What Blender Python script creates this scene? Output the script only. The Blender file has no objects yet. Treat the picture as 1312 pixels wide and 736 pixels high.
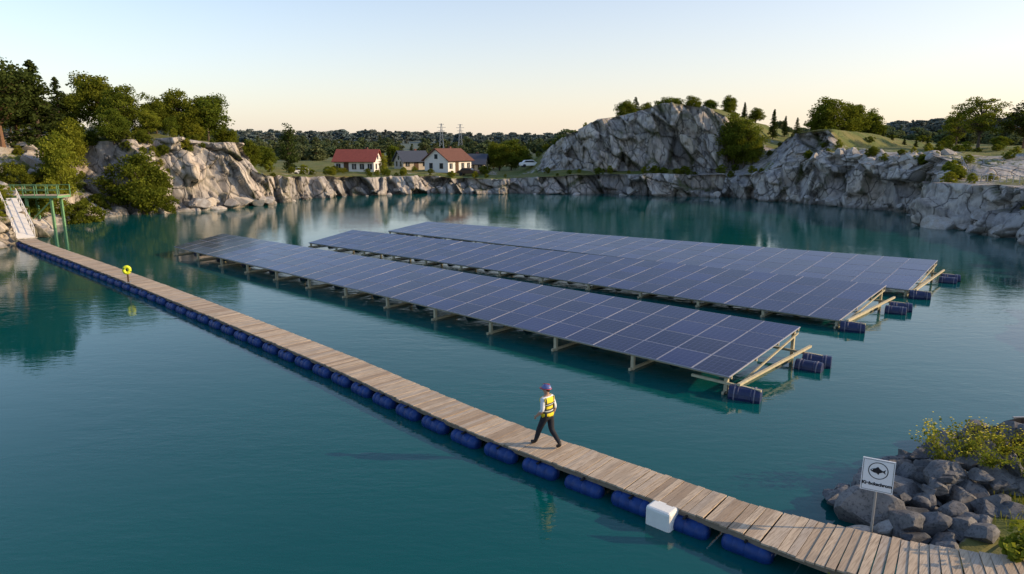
import bpy, bmesh, math, random
import numpy as np
from mathutils import Vector, Matrix
from mathutils.bvhtree import BVHTree
random.seed(7); RS=np.random.RandomState(11)
scene=bpy.context.scene
COL=scene.collection
scene.view_settings.view_transform='Standard'; scene.view_settings.look='None'; scene.view_settings.exposure=0

# ---------------------------------------------------------------- materials
def newmat(name):
    m=bpy.data.materials.new(name); m.use_nodes=True
    nt=m.node_tree; nt.nodes.clear()
    out=nt.nodes.new('ShaderNodeOutputMaterial')
    return m,nt,out
def N(nt,t,**kw):
    n=nt.nodes.new(t)
    for k,v in kw.items():
        if k in n.inputs: n.inputs[k].default_value=v
        else: setattr(n,k,v)
    return n
def L(nt,a,b): nt.links.new(a,b)
def mixc(nt,fac,a,b,blend='MIX'):
    n=nt.nodes.new('ShaderNodeMix'); n.data_type='RGBA'; n.blend_type=blend
    for s,v in ((n.inputs[0],fac),(n.inputs[6],a),(n.inputs[7],b)):
        if hasattr(v,'is_output'): L(nt,v,s)
        elif isinstance(v,(int,float)): s.default_value=v
        else: s.default_value=(*v,1) if len(v)==3 else v
    return n.outputs[2]
def math_(nt,op,a,b=None,clamp=False):
    n=nt.nodes.new('ShaderNodeMath'); n.operation=op; n.use_clamp=clamp
    for i,v in enumerate((a,b)):
        if v is None: continue
        if hasattr(v,'is_output'): L(nt,v,n.inputs[i])
        else: n.inputs[i].default_value=v
    return n.outputs[0]
def ramp(nt,fac,stops):
    n=nt.nodes.new('ShaderNodeValToRGB'); L(nt,fac,n.inputs[0])
    e=n.color_ramp.elements
    while len(e)<len(stops): e.new(0.5)
    for i,(p,c) in enumerate(stops):
        e[i].position=p; e[i].color=(*c,1) if len(c)==3 else c
    return n.outputs[0]
def noise(nt,vec,scale,detail=4,rough=.55,dist=0):
    n=N(nt,'ShaderNodeTexNoise',Scale=scale,Detail=detail,Roughness=rough,Distortion=dist)
    if vec is not None: L(nt,vec,n.inputs['Vector'])
    return n.outputs['Fac']
def simple(name,col,rough=.6,metal=0,var=.15,scale=3.,bump=0.,spec=.4):
    m,nt,out=newmat(name)
    b=N(nt,'ShaderNodeBsdfPrincipled',Roughness=rough,Metallic=metal)
    b.inputs['Specular IOR Level'].default_value=spec
    tc=N(nt,'ShaderNodeTexCoord'); n=noise(nt,tc.outputs['Object'],scale,5)
    c2=tuple(x*(1-var*1.6) for x in col); c1=tuple(min(1,x*(1+var)) for x in col)
    L(nt,mixc(nt,n,c2,c1),b.inputs['Base Color'])
    if bump:
        bp=N(nt,'ShaderNodeBump',Strength=bump,Distance=.02); L(nt,n,bp.inputs['Height']); L(nt,bp.outputs[0],b.inputs['Normal'])
    L(nt,b.outputs[0],out.inputs[0]); return m
W1=(1,1,1); K0=(0,0,0)
def terrain_mat():
    m,nt,out=newmat('terrain_rock_grass')
    b=N(nt,'ShaderNodeBsdfPrincipled',Roughness=.9); b.inputs['Specular IOR Level'].default_value=.2
    at=N(nt,'ShaderNodeAttribute',attribute_name='tcol'); sep=N(nt,'ShaderNodeSeparateColor'); L(nt,at.outputs['Color'],sep.inputs[0])
    grass,tone,crack=sep.outputs[0],sep.outputs[1],sep.outputs[2]
    geo=N(nt,'ShaderNodeNewGeometry'); pos=geo.outputs['Position']
    n1=noise(nt,pos,.22,6,.6,.6); n2=noise(nt,pos,1.6,8,.7); n3=noise(nt,pos,7.,6,.7)
    ms=N(nt,'ShaderNodeMapping'); ms.inputs['Scale'].default_value=(1.,1.,.14); ms.inputs['Rotation'].default_value=(.15,.25,0); L(nt,pos,ms.inputs[0])
    st=noise(nt,ms.outputs[0],1.1,6,.65,.4)
    rock=ramp(nt,tone,[(0,(.17,.165,.17)),(.3,(.31,.29,.28)),(.6,(.46,.42,.38)),(.85,(.56,.49,.41)),(1,(.38,.27,.20))])
    rock=mixc(nt,math_(nt,'MULTIPLY',ramp(nt,n1,[(.45,K0),(.68,W1)]),.6),rock,(.48,.35,.25))
    rock=mixc(nt,math_(nt,'MULTIPLY',ramp(nt,st,[(.36,W1),(.54,K0)]),.8),rock,(.11,.10,.105))
    rock=mixc(nt,math_(nt,'MULTIPLY',ramp(nt,n2,[(.32,W1),(.46,K0)]),.5),rock,(.12,.11,.11))
    rock=mixc(nt,math_(nt,'MULTIPLY',n3,.25),rock,(.55,.52,.49))
    mp=N(nt,'ShaderNodeMapping'); mp.inputs['Scale'].default_value=(.40,.40,.18); mp.inputs['Rotation'].default_value=(.4,.35,.2)
    dn=N(nt,'ShaderNodeTexNoise',Scale=.3,Detail=1.); L(nt,pos,dn.inputs['Vector'])
    va=N(nt,'ShaderNodeVectorMath',operation='MULTIPLY_ADD'); L(nt,dn.outputs['Color'],va.inputs[0]); va.inputs[1].default_value=(3,3,3); L(nt,pos,va.inputs[2])
    L(nt,va.outputs[0],mp.inputs[0])
    vo=N(nt,'ShaderNodeTexVoronoi',feature='DISTANCE_TO_EDGE',Scale=1.); L(nt,mp.outputs[0],vo.inputs['Vector'])
    cr=ramp(nt,vo.outputs['Distance'],[(0,W1),(.035,K0)])
    rock=mixc(nt,math_(nt,'MULTIPLY',cr,.75),rock,(.05,.045,.04))
    rock=mixc(nt,math_(nt,'MULTIPLY',crack,.75),rock,(.05,.045,.04))
    rock=mixc(nt,math_(nt,'MULTIPLY',math_(nt,'MULTIPLY',crack,ramp(nt,n1,[(.45,K0),(.6,W1)])),.8),rock,(.07,.09,.02))
    sx=N(nt,'ShaderNodeSeparateXYZ'); L(nt,pos,sx.inputs[0])
    wet=ramp(nt,math_(nt,'ADD',sx.outputs[2],math_(nt,'MULTIPLY',n2,.5)),[(.35,W1),(.75,K0)])
    rock=mixc(nt,math_(nt,'MULTIPLY',wet,.6),rock,(.09,.08,.065))
    g=mixc(nt,n2,(.045,.080,.014),(.15,.165,.038)); g=mixc(nt,ramp(nt,n1,[(.4,K0),(.7,W1)]),g,(.20,.165,.055))
    gm=math_(nt,'ADD',grass,math_(nt,'MULTIPLY',math_(nt,'SUBTRACT',n2,.5),.9))
    gm=ramp(nt,gm,[(.42,K0),(.55,W1)])
    c=mixc(nt,gm,rock,g)
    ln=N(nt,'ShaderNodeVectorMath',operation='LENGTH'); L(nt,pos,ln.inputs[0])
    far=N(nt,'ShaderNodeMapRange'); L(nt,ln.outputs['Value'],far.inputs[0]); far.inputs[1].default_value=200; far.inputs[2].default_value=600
    c=mixc(nt,math_(nt,'MULTIPLY',far.outputs[0],.95),c,(.10,.135,.135))  # aerial haze painted into the ground colour, stronger with distance
    L(nt,c,b.inputs['Base Color'])
    bp=N(nt,'ShaderNodeBump',Strength=.6,Distance=.22)
    h=math_(nt,'SUBTRACT',math_(nt,'ADD',math_(nt,'MULTIPLY',st,.9),math_(nt,'ADD',math_(nt,'MULTIPLY',n2,.45),math_(nt,'MULTIPLY',n3,.18))),math_(nt,'MULTIPLY',cr,.9))
    L(nt,h,bp.inputs['Height']); L(nt,bp.outputs[0],b.inputs['Normal'])
    L(nt,b.outputs[0],out.inputs[0]); return m
def boulder_mat(name,dark,light):
    m,nt,out=newmat(name)
    b=N(nt,'ShaderNodeBsdfPrincipled',Roughness=.85); b.inputs['Specular IOR Level'].default_value=.25
    geo=N(nt,'ShaderNodeNewGeometry'); pos=geo.outputs['Position']
    n1=noise(nt,pos,1.6,8,.65,.3); n2=noise(nt,pos,14,6,.7)
    c=mixc(nt,geo.outputs['Random Per Island'],dark,light)
    c=mixc(nt,ramp(nt,n1,[(.45,K0),(.75,(.8,.8,.8))]),c,tuple(min(.55,x*1.5) for x in light))
    c=mixc(nt,ramp(nt,n2,[(.3,W1),(.5,K0)]),c,tuple(x*.6 for x in dark))
    L(nt,c,b.inputs['Base Color'])
    bp=N(nt,'ShaderNodeBump',Strength=.5,Distance=.05); L(nt,math_(nt,'ADD',n1,math_(nt,'MULTIPLY',n2,.3)),bp.inputs['Height']); L(nt,bp.outputs[0],b.inputs['Normal'])
    L(nt,b.outputs[0],out.inputs[0]); return m
def leaf_mat(name,dark,light,trans=.35):
    m,nt,out=newmat(name)
    at=N(nt,'ShaderNodeAttribute',attribute_name='tone')
    oi=N(nt,'ShaderNodeObjectInfo'); geo=N(nt,'ShaderNodeNewGeometry')
    f=math_(nt,'ADD',math_(nt,'MULTIPLY',at.outputs['Fac'],.75),math_(nt,'MULTIPLY',geo.outputs['Random Per Island'],.3))
    c=mixc(nt,f,dark,light)
    c=mixc(nt,math_(nt,'MULTIPLY',oi.outputs['Random'],.45),c,tuple((a+b_)*.5*k for a,b_,k in zip(dark,light,(1.6,1.1,.8))))
    d=N(nt,'ShaderNodeBsdfDiffuse'); t=N(nt,'ShaderNodeBsdfTranslucent')
    L(nt,c,d.inputs[0]); L(nt,mixc(nt,.5,c,tuple(x*k for x,k in zip(light,(1.5,1.4,.8)))),t.inputs[0])
    mx=N(nt,'ShaderNodeMixShader'); mx.inputs[0].default_value=trans
    L(nt,d.outputs[0],mx.inputs[1]); L(nt,t.outputs[0],mx.inputs[2]); L(nt,mx.outputs[0],out.inputs[0]); return m
def water_mat():
    m,nt,out=newmat('lake_water')
    b=N(nt,'ShaderNodeBsdfPrincipled',Roughness=.02,IOR=1.36)
    geo=N(nt,'ShaderNodeNewGeometry'); pos=geo.outputs['Position']
    big=noise(nt,pos,.035,3,.5,.5)
    L(nt,mixc(nt,big,(.0,.046,.055),(.001,.104,.092)),b.inputs['Base Color'])
    mp=N(nt,'ShaderNodeMapping'); mp.inputs['Scale'].default_value=(.5,1.2,1); mp.inputs['Rotation'].default_value=(0,0,.12); L(nt,pos,mp.inputs[0])
    w1=noise(nt,mp.outputs[0],1.7,4,.5,.4); w2=noise(nt,mp.outputs[0],.4,2,.5); w3=noise(nt,mp.outputs[0],6,3,.5)
    h=math_(nt,'ADD',math_(nt,'MULTIPLY',w1,.045),math_(nt,'MULTIPLY',w2,.05)); h=math_(nt,'ADD',h,math_(nt,'MULTIPLY',w3,.018))
    calm=ramp(nt,noise(nt,pos,.035,3,.6,1.),[(.38,(.2,.2,.2)),(.64,W1)])
    bp=N(nt,'ShaderNodeBump',Distance=1.); L(nt,h,bp.inputs['Height']); L(nt,math_(nt,'MULTIPLY',calm,.38),bp.inputs['Strength'])
    L(nt,bp.outputs[0],b.inputs['Normal']); L(nt,b.outputs[0],out.inputs[0]); return m
def plank_mat():
    m,nt,out=newmat('weathered_planks')
    b=N(nt,'ShaderNodeBsdfPrincipled',Roughness=.8); b.inputs['Specular IOR Level'].default_value=.25
    geo=N(nt,'ShaderNodeNewGeometry'); pos=geo.outputs['Position']
    mp=N(nt,'ShaderNodeMapping'); mp.inputs['Rotation'].default_value=(0,0,math.radians(-45)); L(nt,pos,mp.inputs[0])
    mp2=N(nt,'ShaderNodeMapping'); mp2.inputs['Scale'].default_value=(1.5,26,4); L(nt,mp.outputs[0],mp2.inputs[0])
    g=noise(nt,mp2.outputs[0],1.5,6,.65)
    c=ramp(nt,geo.outputs['Random Per Island'],[(0,(.33,.24,.165)),(.35,(.48,.365,.255)),(.7,(.58,.455,.325)),(1,(.43,.36,.29))])
    c=mixc(nt,ramp(nt,g,[(.33,(.8,.8,.8)),(.55,K0)]),c,(.22,.155,.105))
    c=mixc(nt,ramp(nt,noise(nt,pos,.9,5),[(.5,K0),(.75,(.6,.6,.6))]),c,(.32,.26,.20))
    L(nt,c,b.inputs['Base Color'])
    bp=N(nt,'ShaderNodeBump',Strength=.4,Distance=.01); L(nt,g,bp.inputs['Height']); L(nt,bp.outputs[0],b.inputs['Normal'])
    L(nt,b.outputs[0],out.inputs[0]); return m
def pv_mat(name,col,line):
    m,nt,out=newmat(name)
    b=N(nt,'ShaderNodeBsdfPrincipled',Roughness=.14); b.inputs['Specular IOR Level'].default_value=.32
    uv=N(nt,'ShaderNodeUVMap'); sx=N(nt,'ShaderNodeSeparateXYZ'); L(nt,uv.outputs[0],sx.inputs[0])
    def ln(o,k,w):
        f=math_(nt,'FRACT',math_(nt,'MULTIPLY',o,k)); d=math_(nt,'ABSOLUTE',math_(nt,'SUBTRACT',f,.5))
        return math_(nt,'GREATER_THAN',d,.5-w)
    g=math_(nt,'MAXIMUM',ln(sx.outputs[0],6,.04),ln(sx.outputs[1],6,.04))
    geo=N(nt,'ShaderNodeNewGeometry')
    n=noise(nt,geo.outputs['Position'],.6,3)
    c=mixc(nt,geo.outputs['Random Per Island'],tuple(x*.65 for x in col),tuple(x*1.35 for x in col))
    c=mixc(nt,math_(nt,'MULTIPLY',g,.6),c,line)
    c=mixc(nt,math_(nt,'MULTIPLY',n,.10),c,(.25,.24,.25))
    L(nt,c,b.inputs['Base Color']); L(nt,b.outputs[0],out.inputs[0]); return m
def vest_mat():
    m,nt,out=newmat('hi_vis_vest')
    b=N(nt,'ShaderNodeBsdfPrincipled',Roughness=.7)
    tc=N(nt,'ShaderNodeTexCoord'); sx=N(nt,'ShaderNodeSeparateXYZ'); L(nt,tc.outputs['Object'],sx.inputs[0])
    def band(o,c,w): return math_(nt,'LESS_THAN',math_(nt,'ABSOLUTE',math_(nt,'SUBTRACT',o,c)),w)
    ax=math_(nt,'ABSOLUTE',sx.outputs[0])
    dark=math_(nt,'MAXIMUM',band(sx.outputs[2],1.09,.06),band(sx.outputs[2],1.27,.045))
    dark=math_(nt,'MAXIMUM',dark,band(ax,.155,.025))
    ref=math_(nt,'MAXIMUM',band(sx.outputs[2],1.09,.014),band(sx.outputs[2],1.27,.012))
    c=mixc(nt,dark,(.80,.62,.02),(.03,.035,.03)); c=mixc(nt,ref,c,(.55,.55,.5))
    L(nt,c,b.inputs['Base Color']); L(nt,b.outputs[0],out.inputs[0]); return m

M=dict(
 terrain=terrain_mat(), water=water_mat(), plank=plank_mat(),
 beam=simple('dock_beam_wood',(.22,.17,.12),.85,0,.3,6,.3),
 palewood=simple('pale_support_timber',(.52,.45,.29),.75,0,.25,5,.3),
 blue=simple('blue_float_plastic',(.006,.042,.19),.5,0,.35,5,.15,.4),
 navy=simple('navy_drum_plastic',(.018,.026,.085),.4,0,.3,6,.1,.5),
 strap=simple('drum_strap',(.20,.18,.22),.5),
 alu=simple('aluminium_frame',(.40,.40,.46),.45,.3,.05,2),
 pv=pv_mat('pv_glass_blue',(.016,.022,.080),(.09,.10,.20)),
 pvd=pv_mat('pv_glass_dark',(.010,.010,.014),(.04,.04,.05)),
 white=simple('white_foam_float',(.80,.78,.72),.6,0,.08,4,.1),
 signw=simple('sign_white_enamel',(.80,.80,.82),.5,0,.04,2),
 signk=simple('sign_black_print',(.01,.012,.02),.6,0,.0,2),
 steel=simple('galvanised_steel',(.38,.38,.38),.5,.5,.15,8),
 green=simple('green_painted_steel',(.16,.33,.16),.5,0,.2,4),
 black=simple('black_rubber',(.015,.015,.017),.6,0,.2,5),
 tar=simple('tarred_hull',(.012,.013,.016),.95,0,.3,5,.2,.08),
 wall=simple('white_render_wall',(.74,.70,.65),.9,0,.07,1.5),
 wallc=simple('beige_wall',(.50,.43,.34),.9,0,.07,1.5),
 roofr=simple('red_tile_roof',(.25,.06,.045),.85,0,.25,2.5,.3),
 roofb=simple('brown_tile_roof',(.15,.065,.045),.85,0,.25,2.5,.3),
 roofd=simple('slate_roof',(.055,.065,.09),.7,0,.2,2.5,.2),
 glass=simple('window_glass',(.03,.04,.05),.1,0,.1,1),
 woodd=simple('dark_wood',(.10,.055,.03),.8,0,.2,4),
 bark=simple('bark',(.10,.075,.055),.95,0,.35,5,.6),
 barkp=simple('pine_bark',(.20,.11,.065),.95,0,.35,5,.6),
 leaf=leaf_mat('broadleaf_foliage',(.022,.046,.008),(.16,.195,.026)),
 leaf2=leaf_mat('light_foliage',(.06,.10,.012),(.26,.28,.036)),
 pine=leaf_mat('pine_foliage',(.015,.032,.010),(.075,.10,.026),.25),
 farleaf=leaf_mat('haze_tinted_distant_foliage',(.040,.066,.038),(.105,.135,.065),.2),  # leaf colour paled to paint some haze onto the distant trees
 hazetint_leaf=leaf_mat('haze_tinted_hill_foliage',(.085,.125,.130),(.125,.160,.155),.1),  # blue-grey leaf colour stands in for haze over the far hills
 flower=simple('yellow_petals',(.75,.60,.04),.7,0,.1,9),
 stem=simple('plant_stem',(.16,.15,.05),.8),
 rockp=boulder_mat('grey_boulder',(.05,.055,.065),(.18,.17,.165)),
 rocks=boulder_mat('shore_boulder',(.27,.24,.215),(.50,.43,.36)),
 skin=simple('skin',(.42,.25,.17),.6,0,.05,20),
 shirt=simple('white_shirt',(.68,.70,.74),.8,0,.08,12),
 trouser=simple('dark_trousers',(.018,.019,.026),.85,0,.3,12),
 boot=simple('work_boots',(.02,.016,.014),.6),
 helmet=simple('helmet_plastic',(.12,.15,.36),.3,0,.05,3),
 red=simple('red_plastic',(.45,.03,.03),.4),
 hair=simple('hair',(.03,.02,.015),.8),
 yellow=simple('yellow_plastic',(.70,.75,.03),.45,0,.08,5),
 carw=simple('white_car_paint',(.78,.78,.78),.3,0,.02,1),
 vest=vest_mat())

# ---------------------------------------------------------------- mesh builder
class MB:
    def __init__(s): s.v=[];s.f=[];s.m=[];s.mats=[];s.uv={}
    def mi(s,mat):
        if mat not in s.mats: s.mats.append(mat)
        return s.mats.index(mat)
    def add(s,vs,fs,mat):
        o=len(s.v); k=s.mi(mat); s.v+= [tuple(x) for x in vs]
        for f in fs: s.f.append(tuple(i+o for i in f)); s.m.append(k)
    def box(s,c,size,mat,ux=(1,0,0),uy=(0,1,0),uz=(0,0,1)):
        c=Vector(c);ux=Vector(ux).normalized()*size[0]/2;uy=Vector(uy).normalized()*size[1]/2;uz=Vector(uz).normalized()*size[2]/2
        vs=[c+a*ux+b*uy+d*uz for d in(-1,1) for b in(-1,1) for a in(-1,1)]
        s.add(vs,[(0,2,3,1),(4,5,7,6),(0,1,5,4),(2,6,7,3),(0,4,6,2),(1,3,7,5)],mat)
    def bar(s,p0,p1,w,h,mat):
        p0=Vector(p0);p1=Vector(p1);d=(p1-p0);l=d.length;d.normalize()
        up=Vector((0,0,1)) if abs(d.z)<.95 else Vector((0,1,0))
        side=d.cross(up).normalized(); up=side.cross(d)
        s.box((p0+p1)/2,(l,w,h),mat,d,side,up)
    def tube(s,pts,rad,mat,n=8,caps=True):
        pts=[Vector(p) for p in pts]; o=[]
        for i,p in enumerate(pts):
            d=(pts[min(i+1,len(pts)-1)]-pts[max(i-1,0)]).normalized()
            a=Vector((0,0,1)) if abs(d.z)<.9 else Vector((1,0,0))
            x=d.cross(a).normalized(); y=d.cross(x)
            o+=[p+(x*math.cos(2*math.pi*k/n)+y*math.sin(2*math.pi*k/n))*rad[i] for k in range(n)]
        fs=[]
        for i in range(len(pts)-1):
            for k in range(n): fs.append((i*n+k,i*n+(k+1)%n,(i+1)*n+(k+1)%n,(i+1)*n+k))
        if caps: fs.append(tuple(range(n))[::-1]); fs.append(tuple((len(pts)-1)*n+k for k in range(n)))
        s.add(o,fs,mat)
    def obj(s,name,parent=None,smooth=False,bevel=0,loc=None):
        me=bpy.data.meshes.new(name); me.from_pydata(s.v,[],s.f)
        for m in s.mats: me.materials.append(m)
        me.polygons.foreach_set('material_index',s.m)
        if smooth: me.polygons.foreach_set('use_smooth',[True]*len(s.f))
        me.update()
        ob=bpy.data.objects.new(name,me); COL.objects.link(ob)
        if parent: ob.parent=parent
        if loc: ob.location=loc
        if bevel:
            b=ob.modifiers.new('bevel','BEVEL'); b.width=bevel; b.segments=2; b.limit_method='ANGLE'
        return ob
def empty(name,loc=(0,0,0),rz=0):
    e=bpy.data.objects.new(name,None); COL.objects.link(e); e.location=loc; e.rotation_euler=(0,0,rz); e.empty_display_size=.3; return e

# ---------------------------------------------------------------- noise in numpy
def h3(i,j,k,s):
    x=np.sin(i*127.1+j*311.7+k*74.7+s*53.3)*43758.5453
    return x-np.floor(x)
def blocks(P,size,seed):
    Q=P/np.array(size); B=np.floor(Q); n=len(P)
    f1=np.full(n,9.);f2=np.full(n,9.);r=np.zeros(n);t=np.zeros(n)
    for a in(-1,0,1):
        for b in(-1,0,1):
            for c in(-1,0,1):
                C=B+np.array([a,b,c]); i,j,k=C[:,0],C[:,1],C[:,2]
                S=C+np.stack([h3(i,j,k,seed+q) for q in(1,2,3)],1)
                D=Q-S; d=np.sqrt((D**2).sum(1)); ti=(D*(np.stack([h3(i,j,k,seed+q) for q in(4,5,6)],1)-.5)*2).sum(1)
                rr=h3(i,j,k,seed+7); m=d<f1
                f2=np.where(m,f1,np.minimum(f2,d)); r=np.where(m,rr,r); t=np.where(m,ti,t); f1=np.where(m,d,f1)
    return r,t,f2-f1
def vnoise(x,y,s,seed=0):
    x=x/s;y=y/s;i=np.floor(x);j=np.floor(y);fx=x-i;fy=y-j
    fx=fx*fx*(3-2*fx);fy=fy*fy*(3-2*fy);z=np.zeros_like(x)
    return (h3(i,j,z,seed)*(1-fx)+h3(i+1,j,z,seed)*fx)*(1-fy)+(h3(i,j+1,z,seed)*(1-fx)+h3(i+1,j+1,z,seed)*fx)*fy

# ---------------------------------------------------------------- terrain
CX,CY=0.,60.
SH=[(-46,50,3,3,12,6,22,9,10),(-44,35,3,3,12,6,22,8,10),(-38,20,2,2,8,3,20,5,8),(-25,10,2,1.2,8,1.8,20,3,6),(-10,7,1.5,.6,6,1,20,2.5,5),
(3,8,1,.3,4,.4,12,.9,4),(5.6,10.4,1,.25,4,.36,12,.7,4),(7.2,12.1,1,.25,4,.36,12,.7,4),(8.7,13.4,1,.28,4,.40,12,.8,4),(11.5,15.8,1,.4,4,.6,12,1.2,4),(16,18.2,1.5,.5,5,.9,14,2.2,5),
(26,30,2,1.5,6,2.5,20,5,6),(40,48,3,3,8,4,20,7,7.5),(48.5,64.7,2,4.4,12,5,24,7.6,8),(45.7,74.2,1.6,4.6,12,5,24,7.8,8),(50.2,84,1.2,5.4,3.5,7.2,9,7.7,8),
(48.5,93,1.1,5.6,3.5,7.3,9,7.8,8.1),(45.6,101,1.1,5.8,3.6,7.7,9,8.3,8.3),(44,103.5,1.1,5.8,4,8.4,6.5,11.3,8.8),(41,107,1.2,5,4.6,7.4,7,10.6,9),(38,111,1.4,4,6,5.2,15,8.,9),(34.8,114.4,1.3,3.8,6,4.4,13,9.5,10.5),
(33,115.4,1.2,3.8,6,4.2,8.4,13.8,12),(30,116.5,1.2,3.6,6.5,4,8.2,15.4,13),(24,119,1.1,3.6,6.5,4,8.2,15.7,13),(19.7,120,1.1,3.6,6.5,3.9,8.5,14.2,12),(14,121.3,1.1,3.5,7,3.8,9.2,13.2,11),(9,122,1.1,3.1,8,3.6,11.5,10,10),
(5,123,1.1,2.9,10,3.3,16,6.8,7),(1,124,1.1,2.7,10,3,25,3.2,3.5),(-2.3,124,1.1,2.4,8,2.8,25,2.9,3.2),(-14,125,1.1,3,8,3,25,3,3.2),(-24,120,1.1,3.1,8,3.1,25,3,3.2),
(-33,113,1.1,3.5,8,3.6,25,3.6,3.6),(-35.4,101,1.1,4.2,6,4.6,20,4.8,5),(-37,98.5,1.2,5.2,3.2,8.8,12,9.2,7),(-42.5,92,1.3,5.6,3.6,9.8,18,10.2,10),(-47,87.5,2,4.4,6.,8.8,20,10.2,10),
(-50.4,84,2.5,3.6,9,7.8,20,10,10),(-50.5,74,3,3.2,10,7,20,9.5,10),(-44.8,61.5,2,1.6,11,6,20,9.3,10)]
T=[]
for s in SH:
    a=math.atan2(s[1]-CY,s[0]-CX)%(2*math.pi); T.append((a,math.hypot(s[0]-CX,s[1]-CY))+s[2:])
T.sort(); T=np.array(T); T=np.vstack([T[-1]-np.array([2*math.pi]+[0]*8),T,T[0]+np.array([2*math.pi]+[0]*8)])
A=np.concatenate([np.linspace(0,math.pi*1.03,1250,endpoint=False),np.linspace(math.pi*1.03,math.radians(275),150,endpoint=False),np.linspace(math.radians(275),math.radians(300),130,endpoint=False),np.linspace(math.radians(300),2*math.pi,110,endpoint=False)])
def ti(k): return np.interp(A,T[:,0],T[:,k])
R=ti(1); jag=(vnoise(A*60,A*0,3.,5)-.5)*1.6+(vnoise(A*60,A*0,1.2,6)-.5)*.4
far_a=np.radians([0,30,45,57,68,80,90,105,118,130,150,180,270,360])
far_h=np.interp(A,far_a,[20,22,22,23,14,11,11,14,17,17,19,20,20,20])
nA=len(A); z0=np.zeros(nA)
prof=[(z0-6,z0-4),(z0,z0-.3),(ti(2),ti(3)),(ti(4),ti(5)),(ti(6),ti(7)),(z0+60,ti(8)),(z0+250,ti(8)*.6+1.5),(z0+600,far_h),(z0+1500,far_h+6),(z0+5000,far_h+20)]
rows=[4,22,22,42,22,14,14,6,4]
D=[];Z=[];SEG=[]
for k,n in enumerate(rows):
    for q in range(n):
        t=q/n; D.append(prof[k][0]*(1-t)+prof[k+1][0]*t); Z.append(prof[k][1]*(1-t)+prof[k+1][1]*t); SEG.append(k+t)
D.append(prof[-1][0]);Z.append(prof[-1][1]);SEG.append(9.)
D=np.array(D);Z=np.array(Z);SEG=np.array(SEG)[:,None]+D*0
nr=D.shape[0]
near=np.clip(1-np.maximum(0,D-20)/40,0,1)
calmbank=1-0.85*np.exp(-((np.degrees(A)-281)/14)**2)[None,:]
rad=R[None,:]+jag[None,:]*near*calmbank+D
ca,sa=np.cos(A)[None,:],np.sin(A)[None,:]
X=CX+rad*ca; Y=CY+rad*sa
dz=np.gradient(Z,axis=0);dd=np.gradient(D,axis=0); slope=np.abs(dz)/(np.abs(dd)+.01)
steep=np.clip((slope-.25)/.9,0,1)
P=np.stack([X.ravel(),Y.ravel(),Z.ravel()],1)
Ps=P.copy(); Ps[:,0]+=P[:,2]*.55; Ps[:,2]+=(vnoise(P[:,0],P[:,1],6,32)-.5)*3
r1,t1,e1=blocks(Ps,(7.5,7.5,13.),1); r2,t2,e2=blocks(Ps,(2.8,2.8,4.6),20); r3,t3,e3=blocks(Ps,(1.1,1.1,1.5),40)
amp=(np.clip(steep*1.2,.10,1)*near*calmbank*(SEG>=1)).ravel()
disp=amp*((r1-.5)*2.4+t1*2.6+(r2-.5)*1.5+t2*1.7+(r3-.5)*.26+t3*.4-.4*np.exp(-e1/.02)-.25*np.exp(-e2/.03))
X2=P[:,0]-disp*np.broadcast_to(ca,D.shape).ravel(); Y2=P[:,1]-disp*np.broadcast_to(sa,D.shape).ravel()
und=(vnoise(P[:,0],P[:,1],9.,3)-.5)*.9+(vnoise(P[:,0],P[:,1],3.5,4)-.5)*.45
landw=np.clip((SEG-1.6).ravel(),0,1)*calmbank.repeat(nr,0).ravel()
Z2=P[:,2]+und*landw*np.clip(1-(D.ravel()-60)/200,0.3,1)+(vnoise(P[:,0],P[:,1],120.,8)-.5)*6*np.clip((D.ravel()-200)/300,0,1)+amp*((r2-.5)*.6+(r1-.5)*.6)
Z2=np.where(SEG.ravel()<1,P[:,2],Z2)
V=np.stack([X2,Y2,Z2],1)
idx=np.arange(nr*nA).reshape(nr,nA); nx=np.roll(idx,-1,1)
F=np.stack([idx[:-1],idx[1:],nx[1:],nx[:-1]],-1).reshape(-1,4)
me=bpy.data.meshes.new('terrain'); me.vertices.add(len(V)); me.vertices.foreach_set('co',V.ravel())
me.loops.add(F.size); me.loops.foreach_set('vertex_index',F.ravel().astype(np.int32))
me.polygons.add(len(F)); me.polygons.foreach_set('loop_start',np.arange(0,F.size,4,dtype=np.int32)); me.polygons.foreach_set('loop_total',np.full(len(F),4,dtype=np.int32))
me.update(calc_edges=True); me.validate()
grass=np.clip(1.05-steep*1.5,0,1).ravel()*(SEG.ravel()>1.85)
leftslope=np.clip((P[:,0]+40)/-8,0,1)*(P[:,1]<86)
grass=np.maximum(grass*(.45+.55*vnoise(P[:,0],P[:,1],4,9)),leftslope*(SEG.ravel()>1.7)*(.15+.6*vnoise(P[:,0],P[:,1],5,10)))
rightrock=(P[:,0]>30)*(SEG.ravel()<3.9)*(P[:,1]>60)
grass=grass*np.where(rightrock,.62,1.)
grass=np.where(SEG.ravel()>4.25,1,grass)
crack=np.clip(np.exp(-e1/.02)+.7*np.exp(-e2/.03)+.35*np.exp(-e3/.04),0,1)*amp
tone=np.clip(r1*.45+r2*.4+r3*.25-.05,0,1)
ca_=me.color_attributes.new('tcol','FLOAT_COLOR','POINT'); ca_.data.foreach_set('color',np.stack([grass,tone,crack,np.ones(len(V))],1).ravel())
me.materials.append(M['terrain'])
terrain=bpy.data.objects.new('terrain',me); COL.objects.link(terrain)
bvh=BVHTree.FromPolygons([tuple(v) for v in V],[tuple(int(q) for q in f) for f in F])
def gz(x,y):
    h=bvh.ray_cast(Vector((x,y,80)),Vector((0,0,-1)))
    return h[0].z if h[0] is not None else 3.

mb=MB(); n=96
mb.add([(CX+95*math.cos(2*math.pi*k/n),CY+95*math.sin(2*math.pi*k/n),0) for k in range(n)],[tuple(range(n))],M['water']); mb.obj('water')

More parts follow.
